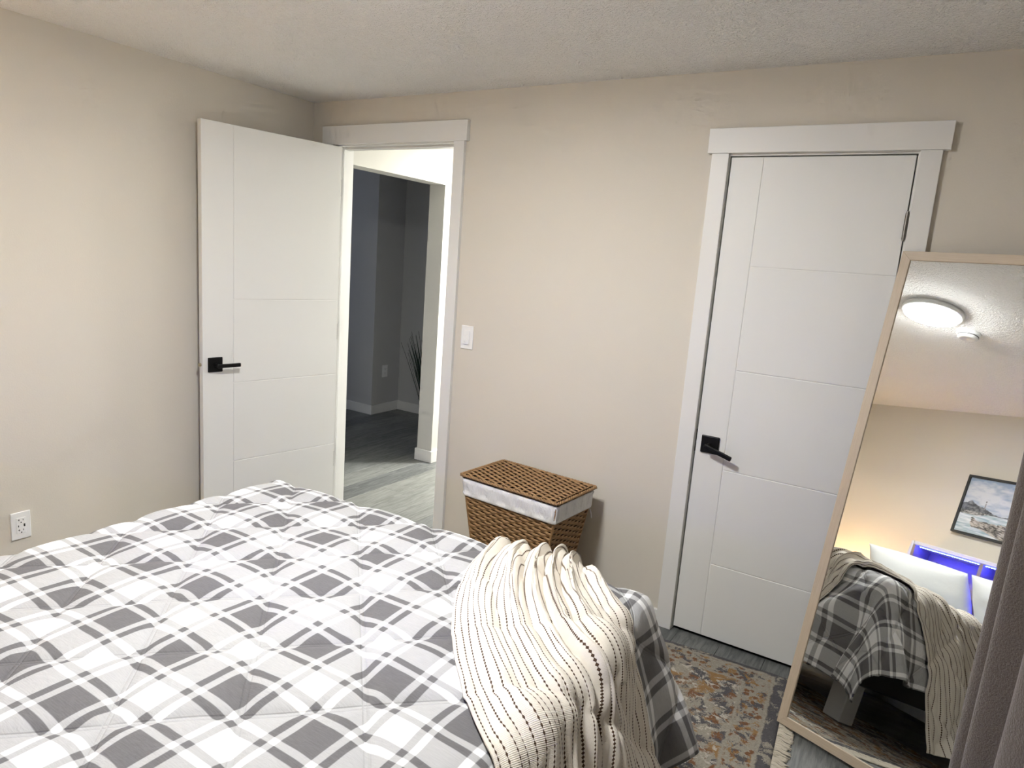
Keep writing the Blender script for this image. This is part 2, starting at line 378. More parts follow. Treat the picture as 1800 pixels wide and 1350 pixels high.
# baseboards
BH, BT = 0.088, 0.013
struct(box('baseboard_left', (0, BT, YB + BT, -BT, 0, 0.07), 'trim_white', bev=0.003), 'white baseboard of the left wall', 'baseboard')
struct(boxes('baseboard_far', [(BT, 0.111, -BT, 0, 0, 0.07), (1.0395, 2.2215, -BT, 0, 0, 0.07), (2.9873, XR - BT, -BT, 0, 0, 0.07)], 'trim_white', bev=0.003), 'white baseboard of the door wall', 'baseboard')
struct(box('baseboard_back', (0, XR, YB, YB + BT, 0, 0.07), 'trim_white', bev=0.003), 'white baseboard behind the bed', 'baseboard')
struct(box('baseboard_right', (XR - BT, XR, YB + BT, -BT, 0, 0.07), 'trim_white', bev=0.003), 'white baseboard under the window', 'baseboard')
struct(boxes('baseboard_hall', [(HX0 - BT, HX1 + BT, OY1 - BT, OY1, 0, BH), (HX1, HX1 + BT, OY1, 3.2, 0, BH), (HX0 - BT, HX0, OY1, DY2 - BT, 0, BH)], 'trim_white', bev=0.003), 'white baseboard around the hall wall end', 'baseboard')
struct(boxes('baseboard_den', [(-3.2, DX + BT, DY1 - BT, DY1, 0, BH), (DX, DX + BT, DY1, DY2 - BT, 0, BH), (DX, HX0, DY2 - BT, DY2, 0, BH)], 'trim_white', bev=0.003), 'white baseboard in the dark room', 'baseboard')
# door casings
def casing(name, label, xl0, xl1, xr0, xr1, zh0, zh1, hx0, hx1, jl, jr, jz, o0, o1, oz):
    t = empty(name, (0, 0, 0)); struct(t, label, 'door casing')
    box('side_casing', (xl0, xl1, -0.019, 0, 0, zh0), 'trim_white', t, bev=0.0015)
    box('side_casing', (xr0, xr1, -0.019, 0, 0, zh0), 'trim_white', t, bev=0.0015)
    box('head_casing', (hx0, hx1, -0.025, 0, zh0, zh1), 'trim_white', t, bev=0.0015)
    box('jamb', (o0, jl, 0.0, WT, 0, oz), 'trim_white', t); box('jamb', (jr, o1, 0.0, WT, 0, oz), 'trim_white', t)
    box('head_jamb', (jl, jr, 0.0, WT, jz, oz), 'trim_white', t)
    box('door_stop', (jl, jl + 0.011, 0.048, 0.085, 0, jz), 'trim_white', t, bev=0.001); box('door_stop', (jr - 0.011, jr, 0.048, 0.085, 0, jz), 'trim_white', t, bev=0.001)
    box('door_stop', (jl + 0.011, jr - 0.011, 0.048, 0.085, jz - 0.011, jz), 'trim_white', t, bev=0.001)
    return t
tr1 = casing('trim_1', 'white flat casing around the open doorway', 0.111, 0.172, 0.9775, 1.0387, 2.0605, 2.1545, 0.0947, 1.0551, 0.178, 0.967, 2.056, DL0, DL1, DLZ)
boxes('hall_side_casing', [(0.111, 0.172, WT, WT + .015, 0, 2.06), (0.9775, 1.0387, WT, WT + .015, 0, 2.06), (0.095, 1.055, WT, WT + .02, 2.06, 2.154)], 'trim_white', tr1)
tr2 = casing('trim_2', 'white flat casing around the closed closet door', 2.2219, 2.2876, 2.9223, 2.9869, 1.9833, 2.0745, 2.2055, 3.0083, 2.2905, 2.9166, 1.9755, CL0, CL1, CLZ)
box('strike_plate', (2.2900, 2.2915, 0.004, 0.034, 0.800, 0.895), 'black_metal', tr2)

def make_door(name, label, width, height, zb, x0, grooves, origin, ang, handle_z, rosette_s, droop, hinge_z, hinge_xy):
    """local frame: x from latch edge to hinge edge, y=0 is the face seen from the room, slab lies on +y"""
    t = empty(name, origin, ang); struct(t, label, 'door')
    box('slab', (0, width, 0.0022, 0.035, zb, height), 'door_white', t, bev=0.001)
    gw = 0.0030                                    # panels parted by narrow routed grooves
    box('door_stile', (0, x0 - (gw if ang == 0 else 0.0006), 0, 0.004, zb, height), 'door_white', t, bev=0.0014, seg=1)
    zs = [zb] + sorted(grooves) + [height]
    for i in range(len(zs) - 1):
        a = zs[i] + (gw / 2 if i else 0); b = zs[i + 1] - (gw / 2 if i < len(zs) - 2 else 0)
        box('door_panel', (x0, width, 0, 0.004, a, b), 'door_white', t, bev=0.0014, seg=1)
    h = box('door_handle', (rosette_s - 0.0365, rosette_s + 0.0365, -0.009, 0.0, handle_z - 0.0365, handle_z + 0.0365), 'black_metal', t, bev=0.004)
    tag(h, 'black square lever handle')
    cyl('spindle', (rosette_s, -0.009, handle_z), (rosette_s, -0.052, handle_z), 0.0095, 'black_metal', h)
    bm = bmesh.new(); add_box(bm, -0.012, 0.106, -0.058, -0.047, -0.0095, 0.0095, bev=0.004)
    bmesh.ops.rotate(bm, verts=bm.verts, cent=(0, 0, 0), matrix=Matrix.Rotation(droop, 3, 'Y'))
    bmesh.ops.translate(bm, verts=bm.verts, vec=(rosette_s, 0, handle_z))
    link('lever', bm_mesh(bm, 'lever'), 'black_metal', h)
    for hz in hinge_z:
        bm = bmesh.new(); hx, hy = hinge_xy
        for i in range(5): add_cyl(bm, (hx, hy, hz - 0.045 + i * 0.018), (hx, hy, hz - 0.045 + i * 0.018 + 0.0172), 0.0062, seg=14)
        add_cyl(bm, (hx, hy, hz - 0.050), (hx, hy, hz + 0.050), 0.0045, seg=12)
        tag(link('hinge', bm_mesh(bm, 'hinge'), 'nickel', t), 'brushed nickel hinge')
    lo = box('latch_plate', (-0.0008, 0.0008, 0.006, 0.029, handle_z - 0.028, handle_z + 0.028), 'trim_white', t)
    cyl('latch_bolt', (0, 0.0175, handle_z), (-0.0028 if ang == 0 else -0.011, 0.0175, handle_z), 0.0085, 'brass_latch', lo)
    return t
Ah = Vector((0.213, 0.006)); Bl = Vector((0.089, -0.744)); Ld = (Ah - Bl).length
make_door('door_1', 'open white door standing against the left wall', Ld, 2.052, 0.012, Ld - 0.6045, [0.405, 0.815, 1.232], (Bl.x, Bl.y, 0),
          math.atan2((Ah - Bl).y, (Ah - Bl).x), 0.914, Ld - 0.7005, 0.0, [0.31, 1.055, 1.84], (Ld + 0.0015, 0.012))
make_door('door_2', 'closed white closet door behind the mirror', 0.6175, 1.9706, 0.017, 0.1224, [0.3405, 0.7469, 1.157, 1.5645], (2.2949, 0.0, 0),
          0.0, 0.842, 0.058, math.radians(17), [0.24, 1.0, 1.735], (0.6195, -0.005))

# ================================================================== WALL PLATES
def plate_thing(name, loc, rz, label, cat):
    t = empty(name, loc, rz); tag(t, label, cat); return t
# local frame of a plate: x right, z up, face towards -y
sw = plate_thing('light_switch', (1.1135, 0, 1.1325), 0, 'white rocker light switch on the wall beside the doorway', 'switch')
box('wall_plate', (-0.0355, 0.0355, -0.006, 0, -0.0575, 0.0575), 'plastic_white', sw, bev=0.0025)
bm = bmesh.new(); add_box(bm, -0.0165, 0.0165, -0.0105, -0.0055, -0.0335, 0.0335, bev=0.001)
bmesh.ops.rotate(bm, verts=bm.verts, cent=(0, -0.006, 0), matrix=Matrix.Rotation(math.radians(-4), 3, 'X'))
link('rocker', bm_mesh(bm, 'rocker'), 'plastic_white', sw)
for sgn in (-1, 1): cyl('screw', (0, -0.0058, sgn * 0.048), (0, -0.0068, sgn * 0.048), 0.0028, 'plastic_white', sw, seg=12)
def outlet(name, loc, rz, label, usb):
    t = plate_thing(name, loc, rz, label, 'outlet')
    box('wall_plate', (-0.036, 0.036, -0.007, 0, -0.0575, 0.0575), 'plastic_white', t, bev=0.0025)
    ins = box('receptacle', (-0.0168, 0.0168, -0.0085, -0.006, -0.0335, 0.0335), 'plastic_white', t, bev=0.0008)
    for s in (1, -1):
        zc = 0.0215 * s
        box('slot', (-0.0085, -0.0063, -0.0088, -0.007, zc - 0.001, zc + 0.007), 'dark_slot', ins)
        if usb: box('slot', (-0.0118, -0.0080, -0.0088, -0.007, zc + 0.002, zc + 0.0040), 'dark_slot', ins)
        box('slot', (0.0063, 0.0083, -0.0088, -0.007, zc - 0.001, zc + 0.006), 'dark_slot', ins)
        cyl('slot', (0, -0.0088, zc - 0.0075), (0, -0.007, zc - 0.0075), 0.0026, 'dark_slot', ins, seg=12)
    if usb:
        box('usb_port', (-0.0115, -0.0085, -0.0088, -0.007, -0.005, 0.003), 'dark_slot', ins)
        box('usb_port', (0.0085, 0.0145, -0.0088, -0.007, -0.006, 0.006), 'dark_slot', ins)
    return t
outlet('wall_outlet', (0, -1.513, 0.308), PI / 2, 'white outlet with charging ports on the wall left of the bed', True)
outlet('wall_outlet', (DX, 2.095, 0.40), PI / 2, 'outlet on the dark wall seen through the doorway', False)

# ================================================================== LIGHTS OF THE PLACE
LX, LY = 1.80, -1.62
t = empty('ceiling_light', (LX, LY, H)); tag(t, 'round white ceiling light glowing in the mirror', 'ceiling light')
lathe('light_housing', [(0.0, 0.0), (0.165, 0.0), (0.165, -0.018), (0.158, -0.026), (0.146, -0.028), (0.0, -0.026)], 'plastic_white', t)
lathe('diffuser', [(0.0, -0.0275), (0.146, -0.0285), (0.146, -0.036), (0.140, -0.039), (0.0, -0.041)], 'ceiling_diffuser', t)
t = empty('smoke_detector', (1.83, -1.93, H)); tag(t, 'small round white smoke detector beside the ceiling light', 'smoke detector')
lathe('detector_base', [(0.0, 0.0), (0.066, 0.0), (0.066, -0.012), (0.062, -0.016), (0.0, -0.016)], 'plastic_white', t)
lathe('detector_cover', [(0.0, -0.016), (0.056, -0.016), (0.056, -0.028), (0.046, -0.036), (0.034, -0.038), (0.030, -0.034), (0.0, -0.034)], 'plastic_white', t)
lathe('vent_ring', [(0.0565, -0.018), (0.0572, -0.018), (0.0572, -0.022), (0.0565, -0.022)], 'dark_slot', t)
t = empty('hall_ceiling_light', (0.62, 1.78, H)); tag(t, 'round ceiling light of the hall out of sight beyond the doorway', 'ceiling light')
lathe('light_housing', [(0.0, 0.0), (0.165, 0.0), (0.165, -0.018), (0.158, -0.026), (0.146, -0.028), (0.0, -0.026)], 'plastic_white', t)
lathe('diffuser', [(0.0, -0.0275), (0.143, -0.0285), (0.140, -0.032), (0.0, -0.034)], 'hall_diffuser', t)

# ================================================================== BED
BX0, BX1, BYF, BYH = 1.06, 2.46, -1.14, -3.07
bed = empty('bed', ((BX0 + BX1) / 2, (BYF + BYH) / 2, 0)); tag(bed, 'black framed bed with a lit bookcase headboard, seen in the mirror', 'bed')
def bedbox(nm, d, m_, par=None, bev=0.004):
    ox, oy = bed.location.x, bed.location.y
    return box(nm, (d[0] - ox, d[1] - ox, d[2] - oy, d[3] - oy, d[4], d[5]), m_, par or bed, bev=bev)
bedbox('side_rail', (BX0, BX0 + .03, BYH, BYF - .02, .19, .30), 'bed_black'); bedbox('side_rail', (BX1 - .03, BX1, BYH, BYF - .02, .19, .30), 'bed_black')
bedbox('foot_rail', (BX0, BX1, BYF - .02, BYF + .01, .19, .30), 'bed_black')
for i in range(9): bedbox('slat', (BX0 + .03, BX1 - .03, BYH + .12 + i * .21, BYH + .19 + i * .21, .28, .30), 'nightstand_wood')
for (lx, ly) in ((BX0 + .05, BYF - .06), (BX1 - .05, BYF - .06), (BX0 + .05, BYH + .1), (BX1 - .05, BYH + .1)):
    tag(bedbox('leg', (lx - .045, lx + .045, ly - .045, ly + .045, 0.0115 if ly > -2 else 0.0, .19), 'bed_leg_grey'), 'pale grey block leg')
HB0, HB1, HBY0, HBY1, HBZ = 1.085, 2.475, YB + 0.016, YB + 0.215, 1.165
hb = bedbox('headboard', (HB0 + .03, HB1 - .03, HBY0, HBY0 + .02, .10, HBZ - .03), 'headboard_wood', bev=0.002)
def hbb(nm, d, m_, bev=0.004): return bedbox(nm, d, m_, hb, bev)
hbb('side_panel', (HB0, HB0 + .03, HBY0, HBY1, 0, HBZ), 'headboard_white', 0.012); hbb('side_panel', (HB1 - .03, HB1, HBY0, HBY1, 0, HBZ), 'headboard_white', 0.012)
hbb('top_panel', (HB0 + .03, HB1 - .03, HBY0, HBY1, HBZ - .03, HBZ), 'headboard_white', 0.006)
hbb('side_edging', (HB0 + .03, HB0 + .05, HBY0 + .02, HBY1 - .002, .62, HBZ - .03), 'headboard_wood', 0.001)
hbb('side_edging', (HB1 - .05, HB1 - .03, HBY0 + .02, HBY1 - .002, .62, HBZ - .03), 'headboard_wood', 0.001)
hbb('shelf', (HB0 + .03, HB1 - .03, HBY0 + .02, HBY1 - .005, .60, .62), 'headboard_wood', 0.001)
hbb('divider', (1.60, 1.625, HBY0 + .02, HBY1 - .002, .62, HBZ - .03), 'headboard_wood', 0.001); hbb('divider', (1.935, 1.96, HBY0 + .02, HBY1 - .002, .62, HBZ - .03), 'headboard_wood', 0.001)
hbb('front_panel', (HB0 + .03, HB1 - .03, HBY1 - .03, HBY1 - .005, .10, .60), 'headboard_white', 0.001)
o = bedbox('outlet_hole', (1.200, 1.222, HBY0 + .0195, HBY0 + .022, 1.045, 1.075), 'dark_slot', hb, 0.001)
led = bedbox('led_strip', (HB0 + .06, HB1 - .06, HBY1 - .036, HBY1 - .026, HBZ - .0335, HBZ - .0305), 'led_blue', hb, 0.0); tag(led, 'blue glowing light strip under the headboard top')
vs, fs = [], []
for i in range(70):
    x = HB0 + .07 + i * (HB1 - HB0 - .14) / 69 - bed.location.x; y = HBY1 - .031 - bed.location.y; z = HBZ - .034
    b = len(vs); vs += [(x + a * .0035, y + c_ * .0035, z + k * .0025) for k in (-1, 0) for a, c_ in ((-1, -1), (1, -1), (1, 1), (-1, 1))]
    fs += [(b, b + 1, b + 2, b + 3), (b + 4, b + 7, b + 6, b + 5)] + [(b + q, b + 4 + q, b + 4 + (q + 1) % 4, b + (q + 1) % 4) for q in range(4)]
dots = pydata('led_diodes', vs, fs, 'led_dot', hb); tag(dots, kind='stuff')

mt = box('mattress', (BX0 + .01, BX1 - .01, BYH + .005, BYF - .005, .30, .585), 'white_cotton', bev=0.05, seg=4, smooth=True)
tag(mt, 'thick mattress under a white sheet on the bed frame', 'mattress')

# ---- draped surface of the comforter: cloth coordinates (a,b) -> point
CX0, CX1, CYF = 1.075, 2.475, -1.118           # flat part of the top
ZT = 0.650; RAD = 0.05
def bend(d, flare):
    """overflow distance d past the flat top -> (outward, down)"""
    amax = PI / 2 - flare
    th = np.minimum(d / RAD, amax); rest = np.maximum(d - RAD * amax, 0)
    return RAD * np.sin(th) + rest * np.sin(flare), RAD * (1 - np.cos(th)) + rest * np.cos(flare)
def drape(a, b, extra=0.0):
    xo = np.where(a > CX1, a - CX1, np.where(a < CX0, a - CX0, 0.0)); yo = np.maximum(b - CYF, 0.0)
    ax_, ay_ = np.abs(xo), yo
    d = (ax_ ** 4 + ay_ ** 4 + 1e-14) ** 0.25
    nrm = np.sqrt(ax_ ** 2 + ay_ ** 2) + 1e-9
    ux, uy = xo / nrm, yo / nrm
    fr_ = np.where(xo > 0, 0.40, 0.12); ff = 0.20
    flare = fr_ * ux ** 2 + ff * uy ** 2
    out, dn = bend(d + extra, flare)
    x = np.clip(a, CX0, CX1) + ux * out; y = np.minimum(b, CYF) + uy * out
    z = ZT - dn + 0.012 * (1 - ((np.clip(a, CX0, CX1) - 1.76) / 0.65) ** 2) + 0.026 * np.exp(-((x - 2.46) ** 2 + (y + 1.13) ** 2) / 0.04)
    return np.stack([x, y, z], -1)
def drape_n(a, b):
    e_ = 0.004
    du = drape(a + e_, b) - drape(a - e_, b); dv = drape(a, b + e_) - drape(a, b - e_)
    n = np.cross(du, dv); return n / (np.linalg.norm(n, axis=-1, keepdims=True) + 1e-9)
def quilt(a, b):
    """puffy channels between stitched diagonals"""
    per = 0.318
    def ch(c, ph):
        t_ = (c - ph) / per; dd_ = np.abs(t_ - np.round(t_)) * per     # distance from nearest seam
        return 1 - np.exp(-(dd_ / 0.020) ** 2) * 1.0, dd_
    q1, d1_ = ch(a + b, 0.055); q2, d2_ = ch(a - b, 4.095)
    puff = np.minimum(d1_, d2_)
    return 0.0045 * np.minimum(q1, q2) + 0.009 * (1 - np.exp(-puff / 0.07))
aa = np.arange(0.62, 2.905, 0.0075); bb = np.arange(-2.62, -0.60, 0.0075)
Ag, Bg = np.meshgrid(aa, bb, indexing='ij')
Pc = drape(Ag, Bg); Nc = drape_n(Ag, Bg)
def comforter_disp(Ag, Bg):
    hang_r = np.clip((Ag - 2.53) / 0.35, 0, 1); hang_f = np.clip((Bg + 1.06) / 0.35, 0, 1)
    disp = quilt(Ag, Bg) + 0.005 * vnoise(Ag * 5, Bg * 5, 1) + 0.002 * vnoise(Ag * 14, Bg * 14, 2)
    disp = disp + hang_r * (0.020 * np.sin(Bg * 17 + 1.0) + 0.012 * np.sin(Bg * 31 + 2.2 + 3 * Ag)) * (1 - 0.7 * hang_f)
    disp = disp + hang_f * (0.030 * np.sin(Ag * 15 + 0.6 + 2.0 * Bg) + 0.012 * np.sin(Ag * 27 + 1.0)) * (1 - 0.7 * hang_r)
    # big slanting fold of spare cloth on the foot side near the corner
    s1 = (Ag - 2.45) * 0.80 + (Bg + 0.98) * 0.60
    return disp + 0.055 * np.exp(-(s1 / 0.05) ** 2) * np.clip((Bg + 1.09) / 0.12, 0, 1) * np.clip((2.65 - Ag) / 0.15, 0, 1)
disp = comforter_disp(Ag, Bg)
Pc = Pc + Nc * disp[..., None]
Pc[..., 2] = np.maximum(Pc[..., 2], 0.035)
cf = grid_mesh('comforter', Pc, np.stack([Ag, Bg], -1), 'plaid_cotton')
tag(cf, 'grey and white plaid quilted comforter spread over the bed', 'comforter')
sm = cf.modifiers.new('thick', 'SOLIDIFY'); sm.thickness = 0.012; sm.offset = -1

# ---- cream throw lying across the foot corner and hanging down the right side
def catmull(pts, t_):
    pts = np.array(pts); n = len(pts) - 1; x = np.clip(t_, 0, 1) * n; i = np.minimum(x.astype(int), n - 1); f = (x - i)[..., None]
    p0 = pts[np.maximum(i - 1, 0)]; p1 = pts[i]; p2 = pts[i + 1]; p3 = pts[np.minimum(i + 2, n)]
    return 0.5 * ((2 * p1) + (-p0 + p2) * f + (2 * p0 - 5 * p1 + 4 * p2 - p3) * f ** 2 + (-p0 + 3 * p1 - 3 * p2 + p3) * f ** 3)
left_edge = [(1.96, -0.76), (1.99, -0.96), (2.03, -1.14), (2.08, -1.33), (2.19, -1.53), (2.35, -1.71), (2.53, -1.85), (2.72, -1.97), (2.95, -1.99), (3.13, -1.95)]
right_edge = [(2.30, -0.76), (2.32, -0.96), (2.34, -1.07), (2.39, -1.12), (2.46, -1.19), (2.54, -1.24), (2.64, -1.27), (2.78, -1.30), (2.95, -1.28), (3.13, -1.27)]
NS, NW = 260, 300
S_, W_ = np.meshgrid(np.linspace(0, 1, NS), np.linspace(0, 1, NW), indexing='ij')
Le = catmull(left_edge, S_); Re = catmull(right_edge, S_)
across = Re - Le; wid = np.linalg.norm(across, axis=-1, keepdims=True)
# folds: rounded ridges running along the cloth, phases drift so that ridges merge and part
wj = W_ + 0.060 * np.sin(S_ * 5.0 + W_ * 6.5) + 0.050 * vnoise(S_ * 3, W_ * 4, 11) + 0.012 * vnoise(S_ * 9, W_ * 10, 12)
ph = 2 * PI * (5.3 * wj + 0.60 * np.sin(S_ * 3.4 + 0.6) + 0.30 * vnoise(S_ * 4, W_ * 3, 5))
ampS = np.interp(np.linspace(0, 1, NS), [0, .15, .25, .33, .45, .6, .75, 1], [.020, .018, .0155, .016, .016, .013, .015, .024])[:, None]
calm = np.interp(W_, [0, .30, .45, 1], [.35, .55, 1.0, 1.0]); calm = calm + (1 - calm) * np.clip((.40 - S_) / .12, 0, 1)
amp = ampS * calm * (0.80 + 0.55 * vnoise(S_ * 3.5, W_ * 6.5, 8)) * np.clip(np.minimum(W_, 1 - W_) / 0.06, 0.12, 1)
ridge = amp * 2 * (np.abs(np.cos(ph / 2)) + 0.02) ** 0.85
ph2 = 2 * PI * (11.3 * wj + 1.9 * S_ + 0.7 * vnoise(S_ * 6, W_ * 7, 9))
ridge2 = 0.40 * amp * np.abs(np.cos(ph2 / 2)) ** 0.9
# slack cross folds that cut obliquely through the long ones
obl = np.sin(2 * PI * (3.1 * S_ - 2.2 * W_) + 2.5 * vnoise(S_ * 4, W_ * 4, 15))
ridge3 = 0.010 * np.clip(obl, 0, 1) ** 2 * (0.6 + vnoise(S_ * 5, W_ * 5, 16))
lat = W_ - (0.62 * amp / np.maximum(wid[..., 0], .2)) * np.sin(ph) * 0.95
AB = Le + across * lat[..., None]
a_, b_ = AB[..., 0], AB[..., 1]
hgt = 0.009 + np.maximum(comforter_disp(a_, b_), 0) + ridge + ridge2 + ridge3 + 0.0018 * vnoise(S_ * 50, W_ * 40, 4)
Pt = drape(a_, b_); Nt = drape_n(a_, b_)
Pt = Pt + Nt * hgt[..., None]
Pt[..., 2] = np.maximum(Pt[..., 2], 0.03)
th = grid_mesh('throw_blanket', Pt, np.stack([W_, S_ * 1.0], -1), 'throw_cotton')
tag(th, 'cream throw blanket with dashed brown stripes bunched over the bed corner', 'blanket')
sm = th.modifiers.new('thick', 'SOLIDIFY'); sm.thickness = 0.004; sm.offset = 1

# ---- pillows
def pillow(loc, rot, w_, h_, t_, label, seed):
    n = 40; u = np.linspace(-1, 1, n); U_, V_ = np.meshgrid(u, u, indexing='ij')
    prof = np.clip((1 - np.abs(U_) ** 2.6), 0, 1) ** 0.5 * np.clip((1 - np.abs(V_) ** 2.6), 0, 1) ** 0.5
    pin = 1 - 0.06 * (np.abs(U_) ** 2) * (1 - np.abs(V_)) ; pin2 = 1 - 0.06 * (np.abs(V_) ** 2) * (1 - np.abs(U_))
    x = U_ * w_ / 2 * pin2; y = V_ * h_ / 2 * pin
    z = t_ / 2 * prof + 0.010 * vnoise(U_ * 3, V_ * 3, seed) * prof
    top = np.stack([x, y, z], -1).reshape(-1, 3); bot = np.stack([x, y, -z], -1).reshape(-1, 3)
    idx = np.arange(n * n).reshape(n, n); q = np.stack([idx[:-1, :-1], idx[1:, :-1], idx[1:, 1:], idx[:-1, 1:]], -1).reshape(-1, 4)
    fs = q.tolist() + (q[:, ::-1] + n * n).tolist()
    me = bpy.data.meshes.new('pillow'); me.from_pydata(np.vstack([top, bot]).tolist(), [], fs)
    bm = bmesh.new(); bm.from_mesh(me); bmesh.ops.remove_doubles(bm, verts=bm.verts, dist=1e-5); bm.to_mesh(me); bm.free()
    o = link('pillow', me, 'white_cotton', None, True, loc, rot); tag(o, label, 'pillow', 'white bed pillows'); return o
pillow((1.40, -2.885, 0.805), (math.radians(55), 0, 0), 0.72, 0.48, 0.20, 'white pillow propped against the headboard nearest the lamp glow', 1)
pillow((2.14, -2.875, 0.805), (math.radians(55), 0, 0), 0.70, 0.48, 0.20, 'white pillow propped against the headboard beside the curtain in the mirror', 2)

# ---- bedside table and lamp whose glow shows in the mirror
ns = empty('nightstand', (0.58, -3.06, 0)); tag(ns, 'small dark wooden nightstand hidden behind the bed', 'nightstand')
box('cabinet_body', (-.22, .22, -.20, .20, .08, .46), 'nightstand_wood', ns, bev=.003); box('table_top', (-.24, .24, -.21, .215, .46, .485), 'nightstand_wood', ns, bev=.004)
for zc in (.18, .36):
    d_ = box('drawer', (-.20, .20, .20, .216, zc - .08, zc + .08), 'nightstand_wood', ns, bev=.002); cyl('knob', (0, .216, zc), (0, .238, zc), .012, 'black_metal', d_)
for sx in (-1, 1):
    for sy in (-1, 1): box('leg', (sx * .19 - .02, sx * .19 + .02, sy * .17 - .02, sy * .17 + .02, 0, .08), 'nightstand_wood', ns)
lp = empty('bedside_lamp', (0.58, -3.10, 0.485)); tag(lp, 'low bedside lamp casting a warm glow on the wall', 'lamp')
lathe('lamp_base', [(0, 0), (.055, 0), (.055, .012), (.015, .03), (.012, .12), (0, .12)], 'plastic_white', lp)
lathe('bulb', [(0, .12), (.015, .125), (.030, .155), (.024, .185), (0, .195)], 'warm_bulb', lp)
lathe('lamp_shade', [(.085, .09), (.075, .20), (.0735, .20), (.0835, .09)], 'lampshade', lp)

# ================================================================== PICTURE ABOVE THE HEADBOARD
PX0, PX1, PZ0, PZ1 = 1.215, 1.90, 1.335, 1.785
pc = empty('framed_picture', ((PX0 + PX1) / 2, YB, PZ0)); tag(pc, 'dark framed seascape print with a lighthouse above the headboard', 'picture')
pw, phh = PX1 - PX0, PZ1 - PZ0; fwid = 0.016
box('frame_rail', (-pw / 2, pw / 2, 0, .035, 0, fwid), 'picture_frame', pc, bev=.001); box('frame_rail', (-pw / 2, pw / 2, 0, .035, phh - fwid, phh), 'picture_frame', pc, bev=.001)
box('frame_stile', (-pw / 2, -pw / 2 + fwid, 0, .035, fwid, phh - fwid), 'picture_frame', pc, bev=.001); box('frame_stile', (pw / 2 - fwid, pw / 2, 0, .035, fwid, phh - fwid), 'picture_frame', pc, bev=.001)
nu, nv = 260, 180
u = np.linspace(0, 1, nu); v_ = np.linspace(0, 1, nv); Ug, Vg = np.meshgrid(u, v_, indexing='ij')
X3 = -pw / 2 + fwid + Ug * (pw - 2 * fwid); Z3 = fwid + Vg * (phh - 2 * fwid)
Ug = Ug * 1.5                              # scene is drawn over the part left of 2/3, the shore goes on beyond
def lerp(a, b, t_): return np.array(a) * (1 - t_[..., None]) + np.array(b) * t_[..., None]
def fbm(x, y, s): return vnoise(x, y, s) * .5 + vnoise(x * 2.1, y * 2.1, s + 1) * .3 + vnoise(x * 4.3, y * 4.3, s + 2) * .2
cl_ = np.clip(0.75 + fbm(Ug * 6, Vg * 14, 21) * 0.9 - np.clip((Vg - .82) / .18, 0, 1) * 1.0, 0, 1)
colp = lerp((.30, .38, .50), (.62, .64, .66), cl_)
sea = lerp((.34, .44, .46), (.74, .76, .77), np.clip(.5 + 1.2 * fbm(Ug * 5, Vg * 34, 31), 0, 1)); colp = np.where((Vg < .40)[..., None], sea, colp)
ridge_y = .40 + .17 * np.exp(-((Ug - .12) / .16) ** 2) + .07 * np.exp(-((Ug - .36) / .12) ** 2) + .03 * fbm(Ug * 16, Ug * 0 + 3, 41)
rock = lerp((.07, .075, .085), (.26, .27, .28), np.clip(.5 + fbm(Ug * 24, Vg * 30, 51), 0, 1)); colp = np.where(((Vg > .385) & (Vg < ridge_y))[..., None], rock, colp)
shore = lerp((.08, .08, .08), (.55, .54, .5), np.clip(.5 + 1.3 * fbm(Ug * 30, Vg * 60, 55), 0, 1)); colp = np.where(((Vg < .40) & (Vg > .33) & (Ug < .5 - (.4 - Vg) * 3))[..., None], shore, colp)
dw = lerp((.05, .045, .04), (.55, .5, .43), np.clip(.5 + 1.4 * fbm(Ug * 20 + Vg * 30, Vg * 46, 61), 0, 1))
reef = (Vg < .27 + .05 * fbm(Ug * 9, Vg * 0, 65)) & (Vg > .12 - .12 * np.clip((Ug - .35) / .4, 0, 1)) & (Ug > .22 + .05 * fbm(Vg * 30, Vg * 0, 66)); colp = np.where(reef[..., None], dw, colp)
tower = (np.abs(Ug - .365) < .010 - .006 * np.clip((Vg - .47) / .14, 0, 1)) & (Vg > .46) & (Vg < .60); colp = np.where(tower[..., None], np.array((.30, .28, .28)), colp)
cap = (np.abs(Ug - .365) < .010) & (Vg > .595) & (Vg < .615); colp = np.where(cap[..., None], np.array((.10, .09, .09)), colp)
pr_ = grid_mesh('print', np.stack([X3, np.full_like(X3, .022), Z3], -1), None, 'print', pc, smooth=False)
ca_ = pr_.data.color_attributes.new('print', 'FLOAT_COLOR', 'POINT')
ca_.data.foreach_set('color', np.concatenate([colp, np.ones(colp.shape[:2] + (1,))], -1).reshape(-1, 4).astype(np.float32).ravel())
box('backing', (-pw / 2 + .004, pw / 2 - .004, .001, .020, .004, phh - .004), 'picture_frame', pc)

# ================================================================== LEANING MIRROR
AZ, LEAN = math.radians(-19.0), math.radians(12.9); MW, MH = 0.60, 1.675; FWd, FT = 0.030, 0.024
mr = empty('leaning_mirror', (2.800, -0.398, 0.0175)); tag(mr, 'tall pale oak framed mirror leaning in the corner beside the closet', 'mirror')
mr.rotation_euler = (-LEAN, 0, AZ)      # local x along the bottom edge, z up the mirror, face towards -y
def mitre(name, a, b, c_, d_, material):
    vs = [(p[0], y, p[1]) for y in (0, FT) for p in (a, b, c_, d_)]
    fs = [(0, 1, 2, 3), (7, 6, 5, 4)] + [(i, i + 4, (i + 1) % 4 + 4, (i + 1) % 4) for i in range(4)]
    me = bpy.data.meshes.new(name); me.from_pydata(vs, [], fs); bm = bmesh.new(); bm.from_mesh(me); bmesh.ops.recalc_face_normals(bm, faces=bm.faces)
    bmesh.ops.bevel(bm, geom=list(bm.edges), offset=0.0008, segments=1, affect='EDGES'); bm.to_mesh(me); bm.free()
    return link(name, me, material, mr)
f_ = FWd
